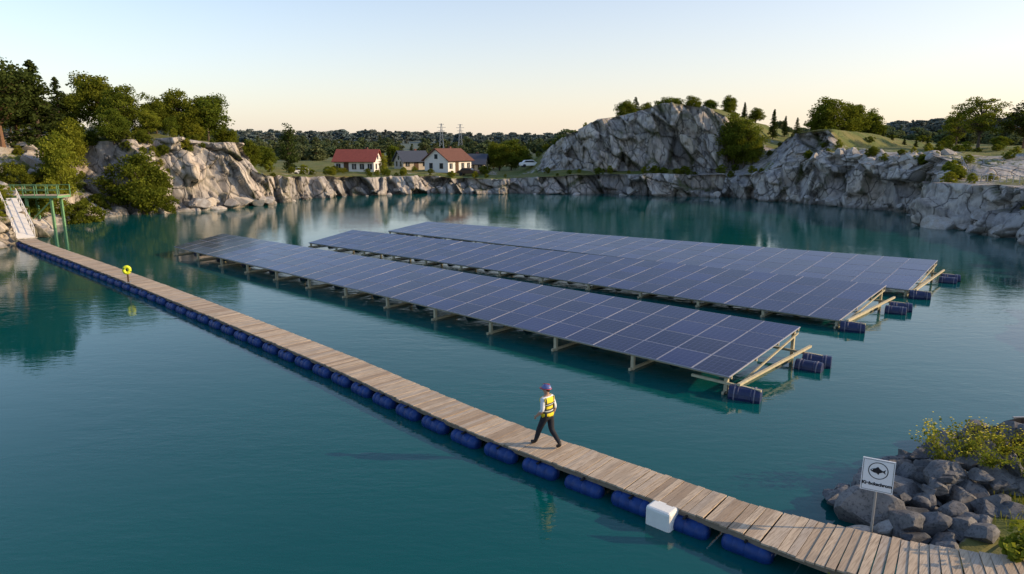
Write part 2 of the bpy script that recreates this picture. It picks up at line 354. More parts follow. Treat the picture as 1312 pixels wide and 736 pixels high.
# ---------------------------------------------------------------- boulders
def boulder(mb,c,s,rs,mat,sub=2):
    bm=bmesh.new(); bmesh.ops.create_icosphere(bm,subdivisions=sub,radius=1)
    pl=[(Vector(rs.normal(size=3)).normalized(),rs.uniform(.38,.75)) for _ in range(10)]
    rot=Matrix.Rotation(rs.uniform(0,6.3),3,Vector(rs.normal(size=3)).normalized()); sc=Vector((rs.uniform(.9,1.5),rs.uniform(.8,1.2),rs.uniform(.65,1.)))*s
    for v in bm.verts:
        p=v.co.copy()
        for _ in range(2):
            for nrm,d in pl:
                q=p.dot(nrm)
                if q>d: p-=nrm*(q-d)
        v.co=p+Vector(rs.normal(size=3))*.008
    vs=[]
    for v in bm.verts:
        p=rot@v.co; vs.append((c[0]+p.x*sc.x,c[1]+p.y*sc.y,c[2]+p.z*sc.z))
    mb.add(vs,[tuple(x.index for x in f.verts) for f in bm.faces],mat); bm.free()
rs=np.random.RandomState(3)
mb=MB()
for i in range(250):
    a=math.radians(rs.choice([rs.uniform(132,182),rs.uniform(5,50),rs.uniform(50,132)],p=[.68,.16,.16])); d=rs.uniform(-.8,1.8)
    k=min(np.searchsorted(A,a),nA-1); rr=R[k]+jag[k]+d; s=rs.uniform(.4,1.5)*(1 if a>2.3 else .55)
    x,y=CX+rr*math.cos(a),CY+rr*math.sin(a); z=max(gz(x,y),-.2)
    if x<-42 and y<64: continue
    boulder(mb,(x,y,min(z,1.2)*.6+s*.1),s,rs,M['rocks'],3 if s>.8 else 2)
for i in range(70):
    a=math.radians(rs.uniform(152,178)); k=np.searchsorted(A,a); rr=R[k]+rs.uniform(3,15); x,y=CX+rr*math.cos(a),CY+rr*math.sin(a)
    boulder(mb,(x,y,gz(x,y)+.2),rs.uniform(.6,2.1),rs,M['rocks'],3)
for i in range(75):   # tumbled blocks on the right-hand outcrop
    a=math.radians(rs.uniform(3,21)); k=np.searchsorted(A,a); d=rs.uniform(-1.2,4.5); rr=R[k]+d; x,y=CX+rr*math.cos(a),CY+rr*math.sin(a)
    s=rs.uniform(.5,1.5); hh=np.clip(d/1.6,0,1)
    boulder(mb,(x,y,rs.uniform(0,1)*4.4*hh+s*.2),s,rs,M['rocks'],3)
for i in range(55):   # blocks along the right rim
    a=math.radians(rs.uniform(21,44)); k=np.searchsorted(A,a); d=rs.uniform(-.8,5.5); rr=R[k]+d; x,y=CX+rr*math.cos(a),CY+rr*math.sin(a)
    z=gz(x,y); s=rs.uniform(.4,1.2); boulder(mb,(x,y,z+.05),s,rs,M['rocks'],3)
mb.obj('shore_boulders')
mb=MB()
for i in range(165):
    t=rs.uniform(0,1.25); w=rs.uniform(-2.1,1.1)
    x=8.7+t*4.8+w*.5; y=13.7+t*3.0-w*.85
    if y<12.35: y=12.35+rs.uniform(0,.6)
    u=1-abs(w+.3)/1.9; hgt=max(0,u)*(.35+.55*min(1,t*1.8))
    s=rs.uniform(.17,.42)*(1.5 if i%5==0 else 1)
    boulder(mb,(x,y,.15+rs.uniform(0,1)*hgt+max(0,x-10.5)*.04),s,rs,M['rockp'],3)
mb.obj('rock_pile')
mb=MB()
for x,y,z,s in [(6.35,11.75,.05,.34),(6.9,11.35,.1,.4),(5.9,11.3,0,.3),(7.2,14.1,.02,.16),(7.9,13.9,.05,.3),(8.4,14.1,.1,.33),(7.5,10.9,.15,.4)]:
    boulder(mb,(x,y,z),s,rs,M['rocks'],3)
mb.obj('bank_boulders')

# ---------------------------------------------------------------- trees
def leaves_mesh(pts,nrm,sz,tone,rs):
    n=len(pts); a=rs.normal(size=(n,3))+nrm*1.1; a/=np.linalg.norm(a,axis=1)[:,None]
    b=np.cross(a,rs.normal(size=(n,3))); b/=np.linalg.norm(b,axis=1)[:,None]; c=np.cross(a,b)
    s=(sz*rs.uniform(.6,1.3,n))[:,None]
    V=np.stack([pts-b*s*.5-c*s*.3, pts+b*s*.15-c*s*.42, pts+b*s*.6+c*s*.05, pts-b*s*.1+c*s*.42],1).reshape(-1,3)
    return V,np.repeat(tone,4)
def build_tree(name,trunk,V,tone,leafmat):
    nv=len(trunk.v); F=(np.arange(len(V)).reshape(-1,4)+nv).tolist()
    me=bpy.data.meshes.new(name); me.from_pydata(trunk.v+V.tolist(),[],trunk.f+[tuple(f) for f in F])
    me.materials.append(trunk.mats[0]); me.materials.append(leafmat)
    me.polygons.foreach_set('material_index',[0]*len(trunk.f)+[1]*len(F))
    at=me.attributes.new('tone','FLOAT','POINT'); at.data.foreach_set('value',np.concatenate([np.zeros(nv),tone]))
    me.update(); return me
def broadleaf(seed,w=.42,base=.1,nc=95,per=120,leaf=.29,leafmat=None,open_=0.,barkm=None,H=10.,top=1.,flat=1.,rr=(.07,.135)):
    rs=np.random.RandomState(seed); tr=MB(); bm_=barkm or M['bark']
    lean=rs.uniform(-.4,.4,2)
    tp=[(lean[0]*t*t,lean[1]*t*t,H*t*.8) for t in (0,.15,.35,.6,1)]
    tr.tube(tp,[.26,.2,.16,.11,.03],bm_,8)
    Vs=[];Ts=[]; zc=H*(base+1)/2; hz=H*(1-base)/2
    for i in range(nc):
        d=rs.normal(size=3); d/=np.linalg.norm(d); q=rs.uniform(.15,1)**.55
        lob=1+.2*math.sin(d[0]*3+seed)+.18*math.sin(d[1]*4+seed*2)
        c=np.array([d[0]*w*H*q*lob*.88,d[1]*w*H*q*lob*.88,zc+d[2]*hz*q*.9])
        taper=1-.38*max(0,(c[2]-zc)/hz)*top; c[:2]*=taper
        r=H*rs.uniform(*rr)*(1-open_*.3)
        if i%3==0 or open_>0.3:
            z1=max(H*base*.7,min(c[2]*.7,H*.72)); f=z1/(H*.8)
            s0=np.array([lean[0]*f*f,lean[1]*f*f,z1]); mid=(s0+c)/2+np.array([0,0,.2])
            tr.tube([s0,mid,c],[.09,.055,.02],bm_,5,False)
        k=int(per*(r/(H*.1))**2*.9)
        dd=rs.normal(size=(k,3)); dd/=np.linalg.norm(dd,axis=1)[:,None]
        p=c+dd*(r*rs.uniform(.35,1.12,k))[:,None]*np.array([1.15,1.15,.75*flat])
        p=p[p[:,2]>.1]; dd=dd[:len(p)]
        v,t=leaves_mesh(p,dd,leaf,np.clip(rs.uniform(.1,.85)+dd[:,2]*.2,0,1),rs); Vs.append(v);Ts.append(t)
    return build_tree('tree_mesh',tr,np.concatenate(Vs),np.concatenate(Ts),leafmat or M['leaf'])
def conifer(seed,w=.2,H=10.,base=.1,nb=170,leaf=.26,leafmat=None,per=38):
    rs=np.random.RandomState(seed); tr=MB(); tr.tube([(0,0,0),(0,0,H*.5),(0,0,H*.98)],[.2,.12,.02],M['bark'],8); Vs=[];Ts=[]
    for i in range(nb):
        t=(i+rs.uniform(0,1))/nb; z=H*(base+(1-base)*t*.98); ln=w*H*(1-t)**.8*rs.uniform(.6,1.15)+.12; a=rs.uniform(0,6.28)
        d=np.array([math.cos(a),math.sin(a),0]); k=max(6,int(per*ln/(w*H)+8)); u=rs.uniform(.1,1,k)
        p=np.array([0,0,z])+d*(u*ln)[:,None]; p[:,2]+=-.28*ln*u+.15*u*u*ln
        p+=rs.normal(size=(k,3))*np.array([.13,.13,.09])*(1.2-t*.6)
        if i%2==0: tr.tube([(0,0,z),tuple(np.array([0,0,z-.13*ln])+d*ln*.95)],[.035,.01],M['bark'],4,False)
        v,tt=leaves_mesh(p,np.tile([0,0,1.],(k,1)),leaf,np.full(k,rs.uniform(.1,.8)),rs); Vs.append(v);Ts.append(tt)
    return build_tree('conifer_mesh',tr,np.concatenate(Vs),np.concatenate(Ts),leafmat or M['pine'])
TM=dict(b1=broadleaf(1),b2=broadleaf(2,.38,.06),b3=broadleaf(3,.47,.08,110),b4=broadleaf(4,.42,.03,leafmat=M['leaf2']),
 pine=broadleaf(5,.38,.30,70,140,.26,M['pine'],.45,M['barkp'],flat=.75),openp=broadleaf(6,.52,.2,75,110,.24,M['leaf'],.5,flat=.7),
 poplar=broadleaf(7,.15,.04,90,95,.24,M['pine'],rr=(.05,.08)),popl=broadleaf(8,.2,.03,80,95,.24,M['leaf2'],rr=(.05,.09)),
 con=conifer(9),con2=conifer(10,.27,nb=150),
 bush=broadleaf(11,.62,.0,60,90,.42,M['leaf']),bushl=broadleaf(12,.6,.0,60,90,.42,M['leaf2']),
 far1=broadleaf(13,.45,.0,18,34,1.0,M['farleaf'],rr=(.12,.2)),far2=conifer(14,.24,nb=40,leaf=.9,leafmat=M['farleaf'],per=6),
 haz1=broadleaf(15,.7,.0,16,26,1.5,M['hazetint_leaf'],rr=(.15,.22)),haz2=conifer(16,.34,nb=36,leaf=1.2,leafmat=M['hazetint_leaf'],per=6))
def put(kind,name,x,y,h,z=None,parent=None,sx=1.,dz=0.):
    ob=bpy.data.objects.new(name,TM[kind]); COL.objects.link(ob)
    s=h/10.; ob.scale=(s*sx,s*sx,s); ob.rotation_euler=(0,0,random.uniform(0,6.28)); ob.location=(x,y,(gz(x,y) if z is None else z)-.15+dz)
    if parent: ob.parent=parent
    return ob
def pxX(px,y): return (px-656)/875*(.979*y+.6)
def top(kind,name,px,y,vtop,sx=1.):
    x=pxX(px,y); z=gz(x,y); h=8.7+(185-vtop)/875*1.03*y-z
    return put(kind,name,x,y,max(1.2,h),z,None,sx)
# trees given as bearing, distance and crown-top elevation from the viewpoint, planted on the terrain
for k,nm,px,y,v,sx in [('pine','pine_tree',8,82,78,1.2),('con2','conifer_tree',56,86,84,1.3),('b2','broadleaf_tree',-30,84,90,1.),('b1','broadleaf_tree',98,100,120,1.1),('b1','broadleaf_tree',134,104,97,1.1),
 ('b3','broadleaf_tree',168,100,112,1.1),('b2','broadleaf_tree',205,102,128,1.1),('b3','broadleaf_tree',235,106,117,1.15),('b1','broadleaf_tree',270,108,122,1.2),('b2','broadleaf_tree',40,96,118,1.),
 ('b3','broadleaf_tree',150,90,140,1.1),('b1','broadleaf_tree',185,91,165,1.1),('b2','broadleaf_tree',122,90,165,1.),('b4','broadleaf_tree',75,80,165,.8),('b3','broadleaf_tree',178,87,190,1.1),
 ('b1','broadleaf_tree',-60,80,110,1.),('b2','broadleaf_tree',292,114,160,.9),('b1','broadleaf_tree',20,92,130,1.2),('b3','broadleaf_tree',252,112,135,1.2),('b4','broadleaf_tree',195,97,140,1.1),('b1','broadleaf_tree',222,98,150,1.1),('b4','broadleaf_tree',255,101,158,1.),('b4','broadleaf_tree',95,88,150,1.),('b3','broadleaf_tree',75,104,130,1.2),('con2','conifer_tree',84,98,104,1.2),('pine','pine_tree',28,88,96,1.1),
 ('poplar','poplar_tree',370,124,156,1.1),('b3','broadleaf_tree',338,150,185,1.2),('b2','broadleaf_tree',318,130,178,1.2),('popl','young_poplar_tree',491,132,194,1.2),('b1','broadleaf_tree',505,170,184,1.),('con','conifer_tree',498,165,186,1.2),
 ('b1','broadleaf_tree',640,150,180,1.2),('b3','broadleaf_tree',655,152,177,1.2),('con2','conifer_tree',632,160,180,1.3),('b2','broadleaf_tree',670,155,186,1.2),
 ('b2','broadleaf_tree',940,121,148,1.),('b3','broadleaf_tree',953,119,150,.85),('b4','broadleaf_tree',964,118,175,.8),
 ('b3','broadleaf_tree',1056,132,127,1.2),('b1','broadleaf_tree',1090,134,133,1.2),('b2','broadleaf_tree',1112,138,142,1.1),
 ('openp','pine_tree',1250,108,122,1.2),('openp','pine_tree',1222,118,140,.9),('pine','pine_tree',1308,106,130,1.3),('con','conifer_tree',988,140,142,1.),('con','conifer_tree',1003,150,150,1.),('con2','conifer_tree',1018,150,152,1.),
 ('b1','broadleaf_tree',800,146,131,1.1),('con2','conifer_tree',812,150,128,1.2),('b3','broadleaf_tree',826,150,134,1.2),('b2','broadleaf_tree',846,152,129,1.2),('b1','broadleaf_tree',862,150,127,1.3),('b3','broadleaf_tree',882,150,126,1.2),('b1','broadleaf_tree',905,150,130,1.2),('b2','broadleaf_tree',930,148,126,1.1),('con','conifer_tree',950,150,134,1.1),('b3','broadleaf_tree',965,150,140,1.1)]:
    top(k,nm,px,y,v,sx)
for k,px,y,v,sx in [('bush',262,103,178,1.),('bushl',345,112,203,.9),('bushl',388,122,208,1.),('bush',400,117,214,.9),('bushl',420,122,210,1.),('bush',320,108,205,.8),('bushl',1240,84,196,1.1),('bush',1222,84,225,1.),('bush',95,78,245,1.),
 ('bush',30,74,235,1.),('bushl',60,77,225,.8),('bush',210,90,225,.8),('bush',120,84,240,.9),('bush',12,76,200,1.),('bushl',104,86,215,.8),('bush',200,88,235,.9),
 ('con',1140,125,177,1.6),('con',1156,125,176,1.6),('con',1171,125,178,1.6),('con',1186,123,176,1.7),('bush',1205,120,178,1.),('con',1128,125,179,1.5),('bushl',1235,104,180,1.1),('bush',1275,100,182,1.),('bush',1195,100,186,1.),('bush',700,150,182,1.),('bush',560,160,196,1.2),('bushl',1300,88,198,1.),('bush',1290,84,216,1.),
 ('bush',820,134,141,.8),('bush',890,133,138,.8),('bush',985,118,192,1.),('bush',720,138,178,1.),('bushl',530,137,211,1.),('bush',470,134,213,1.),('bushl',440,132,213,1.),('bush',552,134,213,1.),('bush',620,138,208,1.),('bush',1060,124,176,1.2),('bush',1140,135,174,1.3),('bush',1180,135,172,1.3),('bush',1215,138,172,1.3),('bush',1280,130,172,1.3),('bush',1100,130,174,1.2)]:
    top(k,'conifer_shrub' if k=='con' else 'shrub',px,y,v,sx)
rs=np.random.RandomState(21)
e=empty('cliff_edge_shrubbery')
for i in range(215):
    a=math.radians(rs.choice([rs.uniform(140,181),rs.uniform(6,60),rs.uniform(60,140)],p=[.43,.29,.28])); k=min(np.searchsorted(A,a),nA-1)
    d=rs.choice([rs.uniform(1.5,4),rs.uniform(4,25)]); x=CX+(R[k]+d)*math.cos(a);y=CY+(R[k]+d)*math.sin(a)
    put('bushl' if rs.rand()<.4 else 'bush','shrub_clump',x,y,rs.uniform(.6,1.8)*(1.25 if a>2.6 else 1),None,e,rs.uniform(.7,1.1))
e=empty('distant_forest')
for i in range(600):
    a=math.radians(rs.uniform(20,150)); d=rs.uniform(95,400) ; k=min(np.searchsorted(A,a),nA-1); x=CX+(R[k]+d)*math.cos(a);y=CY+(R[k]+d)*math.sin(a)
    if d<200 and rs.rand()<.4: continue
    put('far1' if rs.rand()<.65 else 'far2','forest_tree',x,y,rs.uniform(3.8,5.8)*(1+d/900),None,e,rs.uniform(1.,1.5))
e=empty('haze_tinted_hill_forest')
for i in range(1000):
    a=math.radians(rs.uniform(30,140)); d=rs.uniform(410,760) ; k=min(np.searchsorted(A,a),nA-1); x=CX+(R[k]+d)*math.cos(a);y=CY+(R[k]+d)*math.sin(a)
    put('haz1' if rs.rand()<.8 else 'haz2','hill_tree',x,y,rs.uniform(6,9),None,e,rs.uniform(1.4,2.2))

def grass_patch(name,pts,h,mat,rs,w=.03,blades=40,spread=.35):
    vs=[];fs=[]
    for (x,y) in pts:
        z=gz(x,y)
        for _ in range(blades):
            px_,py_=x+rs.normal()*spread,y+rs.normal()*spread; a=rs.uniform(0,6.28); hh=h*rs.uniform(.5,1.2); l=rs.normal(size=2)*hh*.35
            o=len(vs); dx,dy=math.cos(a)*w,math.sin(a)*w
            vs+=[(px_-dx,py_-dy,z-.05),(px_+dx,py_+dy,z-.05),(px_+l[0]*.4+dx*.7,py_+l[1]*.4+dy*.7,z+hh*.6),(px_+l[0],py_+l[1],z+hh),(px_+l[0]*.4-dx*.7,py_+l[1]*.4-dy*.7,z+hh*.6)]
            fs.append((o,o+1,o+2,o+3,o+4))
    me=bpy.data.meshes.new(name); me.from_pydata(vs,[],fs); me.materials.append(mat)
    at=me.attributes.new('tone','FLOAT','POINT'); at.data.foreach_set('value',rs.uniform(0,1,len(fs)).repeat(5)); ob=bpy.data.objects.new(name,me); COL.objects.link(ob)
pts=[(x,y) for x,y in zip(rs.uniform(4.5,9,60),rs.uniform(8.5,12.2,60))]+[(6.3+rs.normal()*.5,11.4+rs.normal()*.3) for _ in range(30)]
pts=[p for p in pts if not(p[0]>6.9 and p[1]>9.6)]+[(10.5+rs.uniform(0,6),12.6+rs.uniform(0,5)) for _ in range(60)]
grass_patch('bank_grass',pts,.2,M['leaf2'],rs,.008,50,.2)

def wild_plant(name,x,y,z,h,n,spread,leaf,mat,rs,fl=0):
    tr=MB(); P_=[];NN=[];tips=[]
    for i in range(n):
        a=rs.uniform(0,6.28); l=rs.uniform(.3,1)*spread; hh=h*rs.uniform(.5,1)
        pts=[np.array([x,y,z])+np.array([math.cos(a)*l*t**1.4,math.sin(a)*l*t**1.4,hh*t]) for t in np.linspace(0,1,6)]
        tr.tube(pts,list(np.linspace(.009,.003,6)),M['stem'],4,False); tips.append(pts[-1])
        for q in range(30):
            t=rs.uniform(.15,1); k=int(t*4.99); f=t*5-k; p=pts[k]*(1-f)+pts[min(k+1,5)]*f
            P_.append(p+rs.normal(size=3)*.05); NN.append([0,0,1])
    V_,t_=leaves_mesh(np.array(P_),np.array(NN,dtype=float),leaf,rs.uniform(.2,1,len(P_)),rs)
    me=build_tree(name,tr,V_,t_,mat); ob=bpy.data.objects.new(name,me); COL.objects.link(ob)
    if fl:
        fb=MB()
        for p in tips:
            for q in range(fl):
                c=p+rs.normal(size=3)*.06; d=rs.normal(size=3); r=.022
                fb.tube([c,c+np.array([0,0,.012])],[r*.4,r],M['flower'],6)
        fb.obj('flower_heads',ob)
rs=np.random.RandomState(5)
wild_plant('wild_shrub',11.0,16.2,.6,1.25,20,.8,.07,M['leaf2'],rs,4)
wild_plant('wild_shrub',12.0,16.7,.6,1.0,26,.9,.07,M['leaf2'],rs,3)
wild_plant('wild_shrub',13.0,16.8,.6,.8,22,.8,.07,M['leaf2'],rs,2)
wild_plant('wild_shrub',11.8,15.6,.9,.6,24,.7,.06,M['leaf2'],rs)
wild_plant('wild_shrub',12.6,15.3,.8,.6,24,.7,.06,M['leaf2'],rs)
wild_plant('leafy_plant',9.9,12.1,.6,.55,12,.4,.13,M['leaf2'],rs)
wild_plant('leafy_plant',10.5,12.2,.6,.75,14,.45,.14,M['leaf2'],rs)
wild_plant('wild_shrub',6.5,11.8,.2,.3,16,.35,.05,M['leaf2'],rs)

# ---------------------------------------------------------------- floating dock
cl=[(-43.2,60.3),(-41.2,58.3),(-23.1,41.4),(-7.3,26.0),(-.83,19.3),(3.2,15.8),(6.3,13.2),(8.3,11.8),(10.8,10.75),(14,10.0)]
def catmull(p,n=14):
    o=[];p=[Vector(q) for q in p]; p=[2*p[0]-p[1]]+p+[2*p[-1]-p[-2]]
    for i in range(1,len(p)-2):
        for k in range(n):
            t=k/n; a,b,c,d=p[i-1:i+3]
            l0=(c-b).length
            m1=(c-a)/max(.1,((b-a).length+l0))*l0; m2=(d-b)/max(.1,((d-c).length+l0))*l0
            o.append((2*t**3-3*t*t+1)*b+(t**3-2*t*t+t)*m1+(-2*t**3+3*t*t)*c+(t**3-t*t)*m2)
    o.append(p[-2]); return o
poly=catmull(cl); seg=[0]
for a,b in zip(poly,poly[1:]): seg.append(seg[-1]+(b-a).length)
px=np.array([p.x for p in poly]);py=np.array([p.y for p in poly]);seg=np.array(seg);TOT=seg[-1]
def dock(s):
    p=Vector((np.interp(s,seg,px),np.interp(s,seg,py),0)); q=Vector((np.interp(s+.3,seg,px),np.interp(s+.3,seg,py),0)); r_=Vector((np.interp(s-.3,seg,px),np.interp(s-.3,seg,py),0))
    d=(q-r_).normalized(); return p,d,Vector((d.y,-d.x,0))
s_bend=float(seg[14*6]); DZ=.46
def dz_(s): return DZ+max(0,min(1,(s-s_bend)/4))*.34
def wd(s): return 1.3+max(0,min(1,(s-s_bend+1.6)/2))*.5
root=empty('floating_dock')
mb=MB(); s=.1; rs=np.random.RandomState(2)
while s<TOT-.1:
    w=.185+rs.uniform(-.008,.008); p,d,n_=dock(s+w/2); z=dz_(s)+rs.uniform(-.004,.004)
    ang=rs.normal()*.006; d2=(d+n_*ang).normalized(); n2=Vector((d2.y,-d2.x,0))
    mb.box((p.x+n_.x*rs.normal()*.015,p.y+n_.y*rs.normal()*.015,z-.02),(w-.014,wd(s)+rs.uniform(-.02,.03),.04),M['plank'],d2,n2)
    s+=w
mb.obj('deck_planks',root)
mb=MB(); s=0
while s<TOT-1:
    for o in(-.5,.5):
        p,d,n_=dock(s);q,_,m_=dock(min(s+1.5,TOT)); w0=wd(s)-.12;w1=wd(s+1.5)-.12
        mb.bar((p.x+n_.x*o*w0,p.y+n_.y*o*w0,dz_(s)-.105),(q.x+m_.x*o*w1,q.y+m_.y*o*w1,dz_(s+1.5)-.105),.06,.12,M['beam'])
    s+=1.5
mb.obj('stringers',root)
mb=MB(); mg=MB(); s=.6
while s<s_bend-.2:
    for o in(-1,1):
        p,d,n_=dock(s); c=p+n_*(o*.62); jit=rs.normal()*.02
        Lf=.55; R0=.22
        prof_=[(-Lf,.1),(-Lf+.02,.15),(-Lf+.07,.19),(-Lf+.14,R0),(-.30,R0),(-.285,R0*.93),(-.265,R0),(-.01,R0),(0,R0*.94),(.01,R0),(.265,R0),(.285,R0*.93),(.30,R0),(Lf-.14,R0),(Lf-.07,.19),(Lf-.02,.15),(Lf,.1)]
        mb.tube([(c.x+d.x*a,c.y+d.y*a,.115+jit) for a,_ in prof_],[b for _,b in prof_],M['blue'],16)
        mg.box((c.x,c.y,.342),(.05,.34,.04),M['black'],d,n_)
    s+=1.42
mb.obj('blue_floats',root,smooth=True); mg.obj('float_straps',root)

# ---------------------------------------------------------------- solar arrays
def drum(mb,c,ax,r=.30,Lh=.52):
    c=Vector(c);ax=Vector(ax).normalized()
    pr=[(-Lh,r*.8),(-Lh+.01,r*.97),(-Lh+.05,r),(-Lh*.45,r),(-Lh*.4,r*1.05),(-Lh*.35,r),(Lh*.35,r),(Lh*.4,r*1.05),(Lh*.45,r),(Lh-.05,r),(Lh-.01,r*.97),(Lh,r*.8)]
    mb.tube([c+ax*a for a,_ in pr],[b for _,b in pr],M['navy'],18)
    for q in(-.62,.62): mb.tube([c+ax*(Lh*q-.02),c+ax*(Lh*q+.02)],[r*1.07,r*1.07],M['strap'],18)
def array(FL,FR,BL,BR,cols,rows_,drk=0):
    root=empty('floating_solar_array'); FL,FR,BL,BR=map(Vector,(FL,FR,BL,BR))
    def P(u,v): return FL*(1-u)*(1-v)+FR*u*(1-v)+BL*(1-u)*v+BR*u*v
    fr=MB(); gl=MB(); uvs=[]
    nrm=(FR-FL).cross(BL-FL).normalized()
    if nrm.z<0: nrm=-nrm
    Lx=(FR-FL).length; Ly=(BR-FR).length; gu=.010/Lx; gv=.010/Ly; fu=.024/Lx; fv=.024/Ly
    rs=np.random.RandomState(int(abs(FL.x*7)))
    for i in range(cols):
        for j in range(rows_):
            u0,u1=i/cols+gu,(i+1)/cols-gu; v0,v1=j/rows_+gv,(j+1)/rows_-gv; off=nrm*(rs.normal()*.003)
            q=[P(u0,v0)+off,P(u1,v0)+off,P(u1,v1)+off,P(u0,v1)+off]; b=[x-nrm*.045 for x in q]
            fr.add(q+b,[(0,1,2,3),(7,6,5,4),(0,4,5,1),(1,5,6,2),(2,6,7,3),(3,7,4,0)],M['alu'])
            tl=[nrm*(.005+rs.normal()*.0014) for _ in range(4)]
            g=[P(u0+fu,v0+fv)+off+tl[0],P(u1-fu,v0+fv)+off+tl[1],P(u1-fu,v1-fv)+off+tl[2],P(u0+fu,v1-fv)+off+tl[3]]
            gl.add(g,[(0,1,2,3)],M['pvd'] if i<drk else M['pv']); uvs+=[(0,0),(1,0),(1,1),(0,1)]
    fr.obj('panel_frames',root); go=gl.obj('panel_glass',root)
    ul=go.data.uv_layers.new(name='UVMap')
    for k,uv in enumerate(uvs): ul.data[k].uv=uv
    sp=MB(); dr=MB()
    for v in(.03,.35,.66,.97):
        a,b=P(0,v)-nrm*.1,P(1,v)-nrm*.1; sp.bar(a,b,.07,.1,M['palewood'])
    nposts=12
    perp=(BR-FR); perp.z=0; perp.normalize(); ld=(FR-FL).normalized()
    for i in range(nposts+1):
        u=.004+i/nposts*.992; f=P(u,.03);b=P(u,.97)
        sp.bar(f-nrm*.16,b-nrm*.16,.06,.08,M['palewood'])
        sp.box((f.x,f.y,(f.z-.75)/2),(.13,.13,f.z+.45),M['palewood'],ld,perp)
        sp.box((b.x,b.y,(b.z-.75)/2),(.12,.12,b.z+.45),M['palewood'],ld,perp)
        sp.bar((f.x-perp.x*.25,f.y-perp.y*.25,.06),(b.x,b.y,.06),.08,.10,M['palewood'])
        if i<nposts:
            for t in(.4,.75):
                c=f.lerp(b,t); drum(dr,(c.x+ld.x*.8,c.y+ld.y*.8,-.06),perp,.26,.5)
    for v,o in((.02,.0),(.93,.35)):
        c=P(1,v); sp.bar((c.x-ld.x*1.5,c.y-ld.y*1.5,.40),(c.x+ld.x*1.1,c.y+ld.y*1.1,.40),.09,.09,M['palewood'])
        drum(dr,(c.x+ld.x*(.55+o),c.y+ld.y*(.55+o),.10),ld+perp*.25,.34,.54)
        if v>.9: drum(dr,(c.x+ld.x*(.55+o)-perp.x*.78,c.y+ld.y*(.55+o)-perp.y*.78,.06),ld+perp*.1,.30,.5)
    a,b=P(1,.0),P(1,1.05); sp.bar((a.x+ld.x*.35,a.y+ld.y*.35,.49),(b.x+ld.x*.35,b.y+ld.y*.35,.52),.1,.09,M['palewood'])
    a,b=P(1,.04),P(1,.96); sp.bar((a.x,a.y,.1),(b.x,b.y,b.z-.2),.06,.06,M['palewood'])
    sp.obj('support_frame',root); dr.obj('flotation_drums',root,smooth=False)
array((-27.1,54.2,.7),(7.65,22.85,.7),(-24.5,57.6,1.3),(11.9,27.2,1.35),32,4,5)
array((-17.6,58.5,.4),(15.7,31.7,.45),(-14.4,61.4,1.15),(20.4,36.4,1.2),30,4)
array((-12.2,66.6,.4),(23.0,38.7,.45),(-8.6,69.5,1.0),(28.2,44.6,1.2),28,5)

# ---------------------------------------------------------------- small things
root=empty('white_foam_float',(3.50,14.50,0),math.radians(-42)); mb=MB(); mb.box((0,0,.20),(.64,.46,.52),M['white']); mb.obj('foam_block',root,bevel=.06)
mb=MB(); mb.box((0,.34,.3),(.05,.3,.03),M['black']); mb.obj('tie_strap',root)
x,y=-23.35,40.75; root=empty('life_ring_stand',(x,y,DZ),.35); mb=MB(); mb.box((0,0,.4),(.09,.09,.8),M['woodd']); mb.box((0,0,.02),(.25,.25,.04),M['steel']); mb.box((0,-.05,.98),(.30,.06,.06),M['woodd']); mb.obj('post',root)
mb=MB(); n=20; pts=[(math.cos(k/n*2*math.pi)*.16,-.10,.80+math.sin(k/n*2*math.pi)*.19) for k in range(n+1)]
mb.tube(pts,[.10]*(n+1),M['yellow'],10,False); mb.obj('ring',root,smooth=True)

sx_,sy_=7.84,13.5
root=empty('fishing_sign',(sx_,sy_,0),math.radians(-28)); mb=MB()
mb.tube([(0,0,-.2),(0,0,1.45)],[.028,.028],M['steel'],10); mb.box((0,-.02,1.76),(.62,.025,.74),M['signw']); mb.box((0,.005,1.55),(.3,.03,.05),M['steel']); mb.box((0,.005,1.95),(.3,.03,.05),M['steel'])
mb.obj('post_and_panel',root)
mb=MB(); yy=-.0365
def flat(pts): mb.add([(a,yy,b) for a,b in pts],[tuple(range(len(pts)))],M['signk'])
for a0,b0,w,h in((0,2.105,.58,.008),(0,1.415,.58,.008),(-.287,1.76,.008,.67),(.287,1.76,.008,.67)): flat([(a0-w/2,b0-h/2),(a0+w/2,b0-h/2),(a0+w/2,b0+h/2),(a0-w/2,b0+h/2)])
cxz=1.87; n=40
for k in range(n):
    a,b=k/n*2*math.pi,(k+1)/n*2*math.pi; r0,r1_=.175,.192
    flat([(r0*math.cos(a),cxz+r0*math.sin(a)),(r1_*math.cos(a),cxz+r1_*math.sin(a)),(r1_*math.cos(b),cxz+r1_*math.sin(b)),(r0*math.cos(b),cxz+r0*math.sin(b))])
yy=-.038
flat([(-.155,cxz),(-.12,cxz+.03),(-.07,cxz+.05),(-.02,cxz+.055),(.04,cxz+.04),(.09,cxz+.012),(.145,cxz+.055),(.125,cxz),(.145,cxz-.055),(.09,cxz-.012),(.04,cxz-.04),(-.02,cxz-.055),(-.07,cxz-.05),(-.12,cxz-.03)])
yy=-.040
flat([(-.06,cxz+.05),(-.01,cxz+.095),(.04,cxz+.038)]); flat([(-.03,cxz-.05),(.01,cxz-.085),(.03,cxz-.04)])
mb.add([(-.115+.012*math.cos(k),-.042,cxz+.012+.012*math.sin(k)) for k in np.linspace(0,6.28,9)[:-1]],[tuple(range(8))],M['signw'])
mb.obj('fish_pictogram',root)
tx=bpy.data.curves.new('sign_text','FONT'); tx.body='Kiebckschrom'; tx.size=.098; tx.align_x='CENTER'; tx.offset=.005
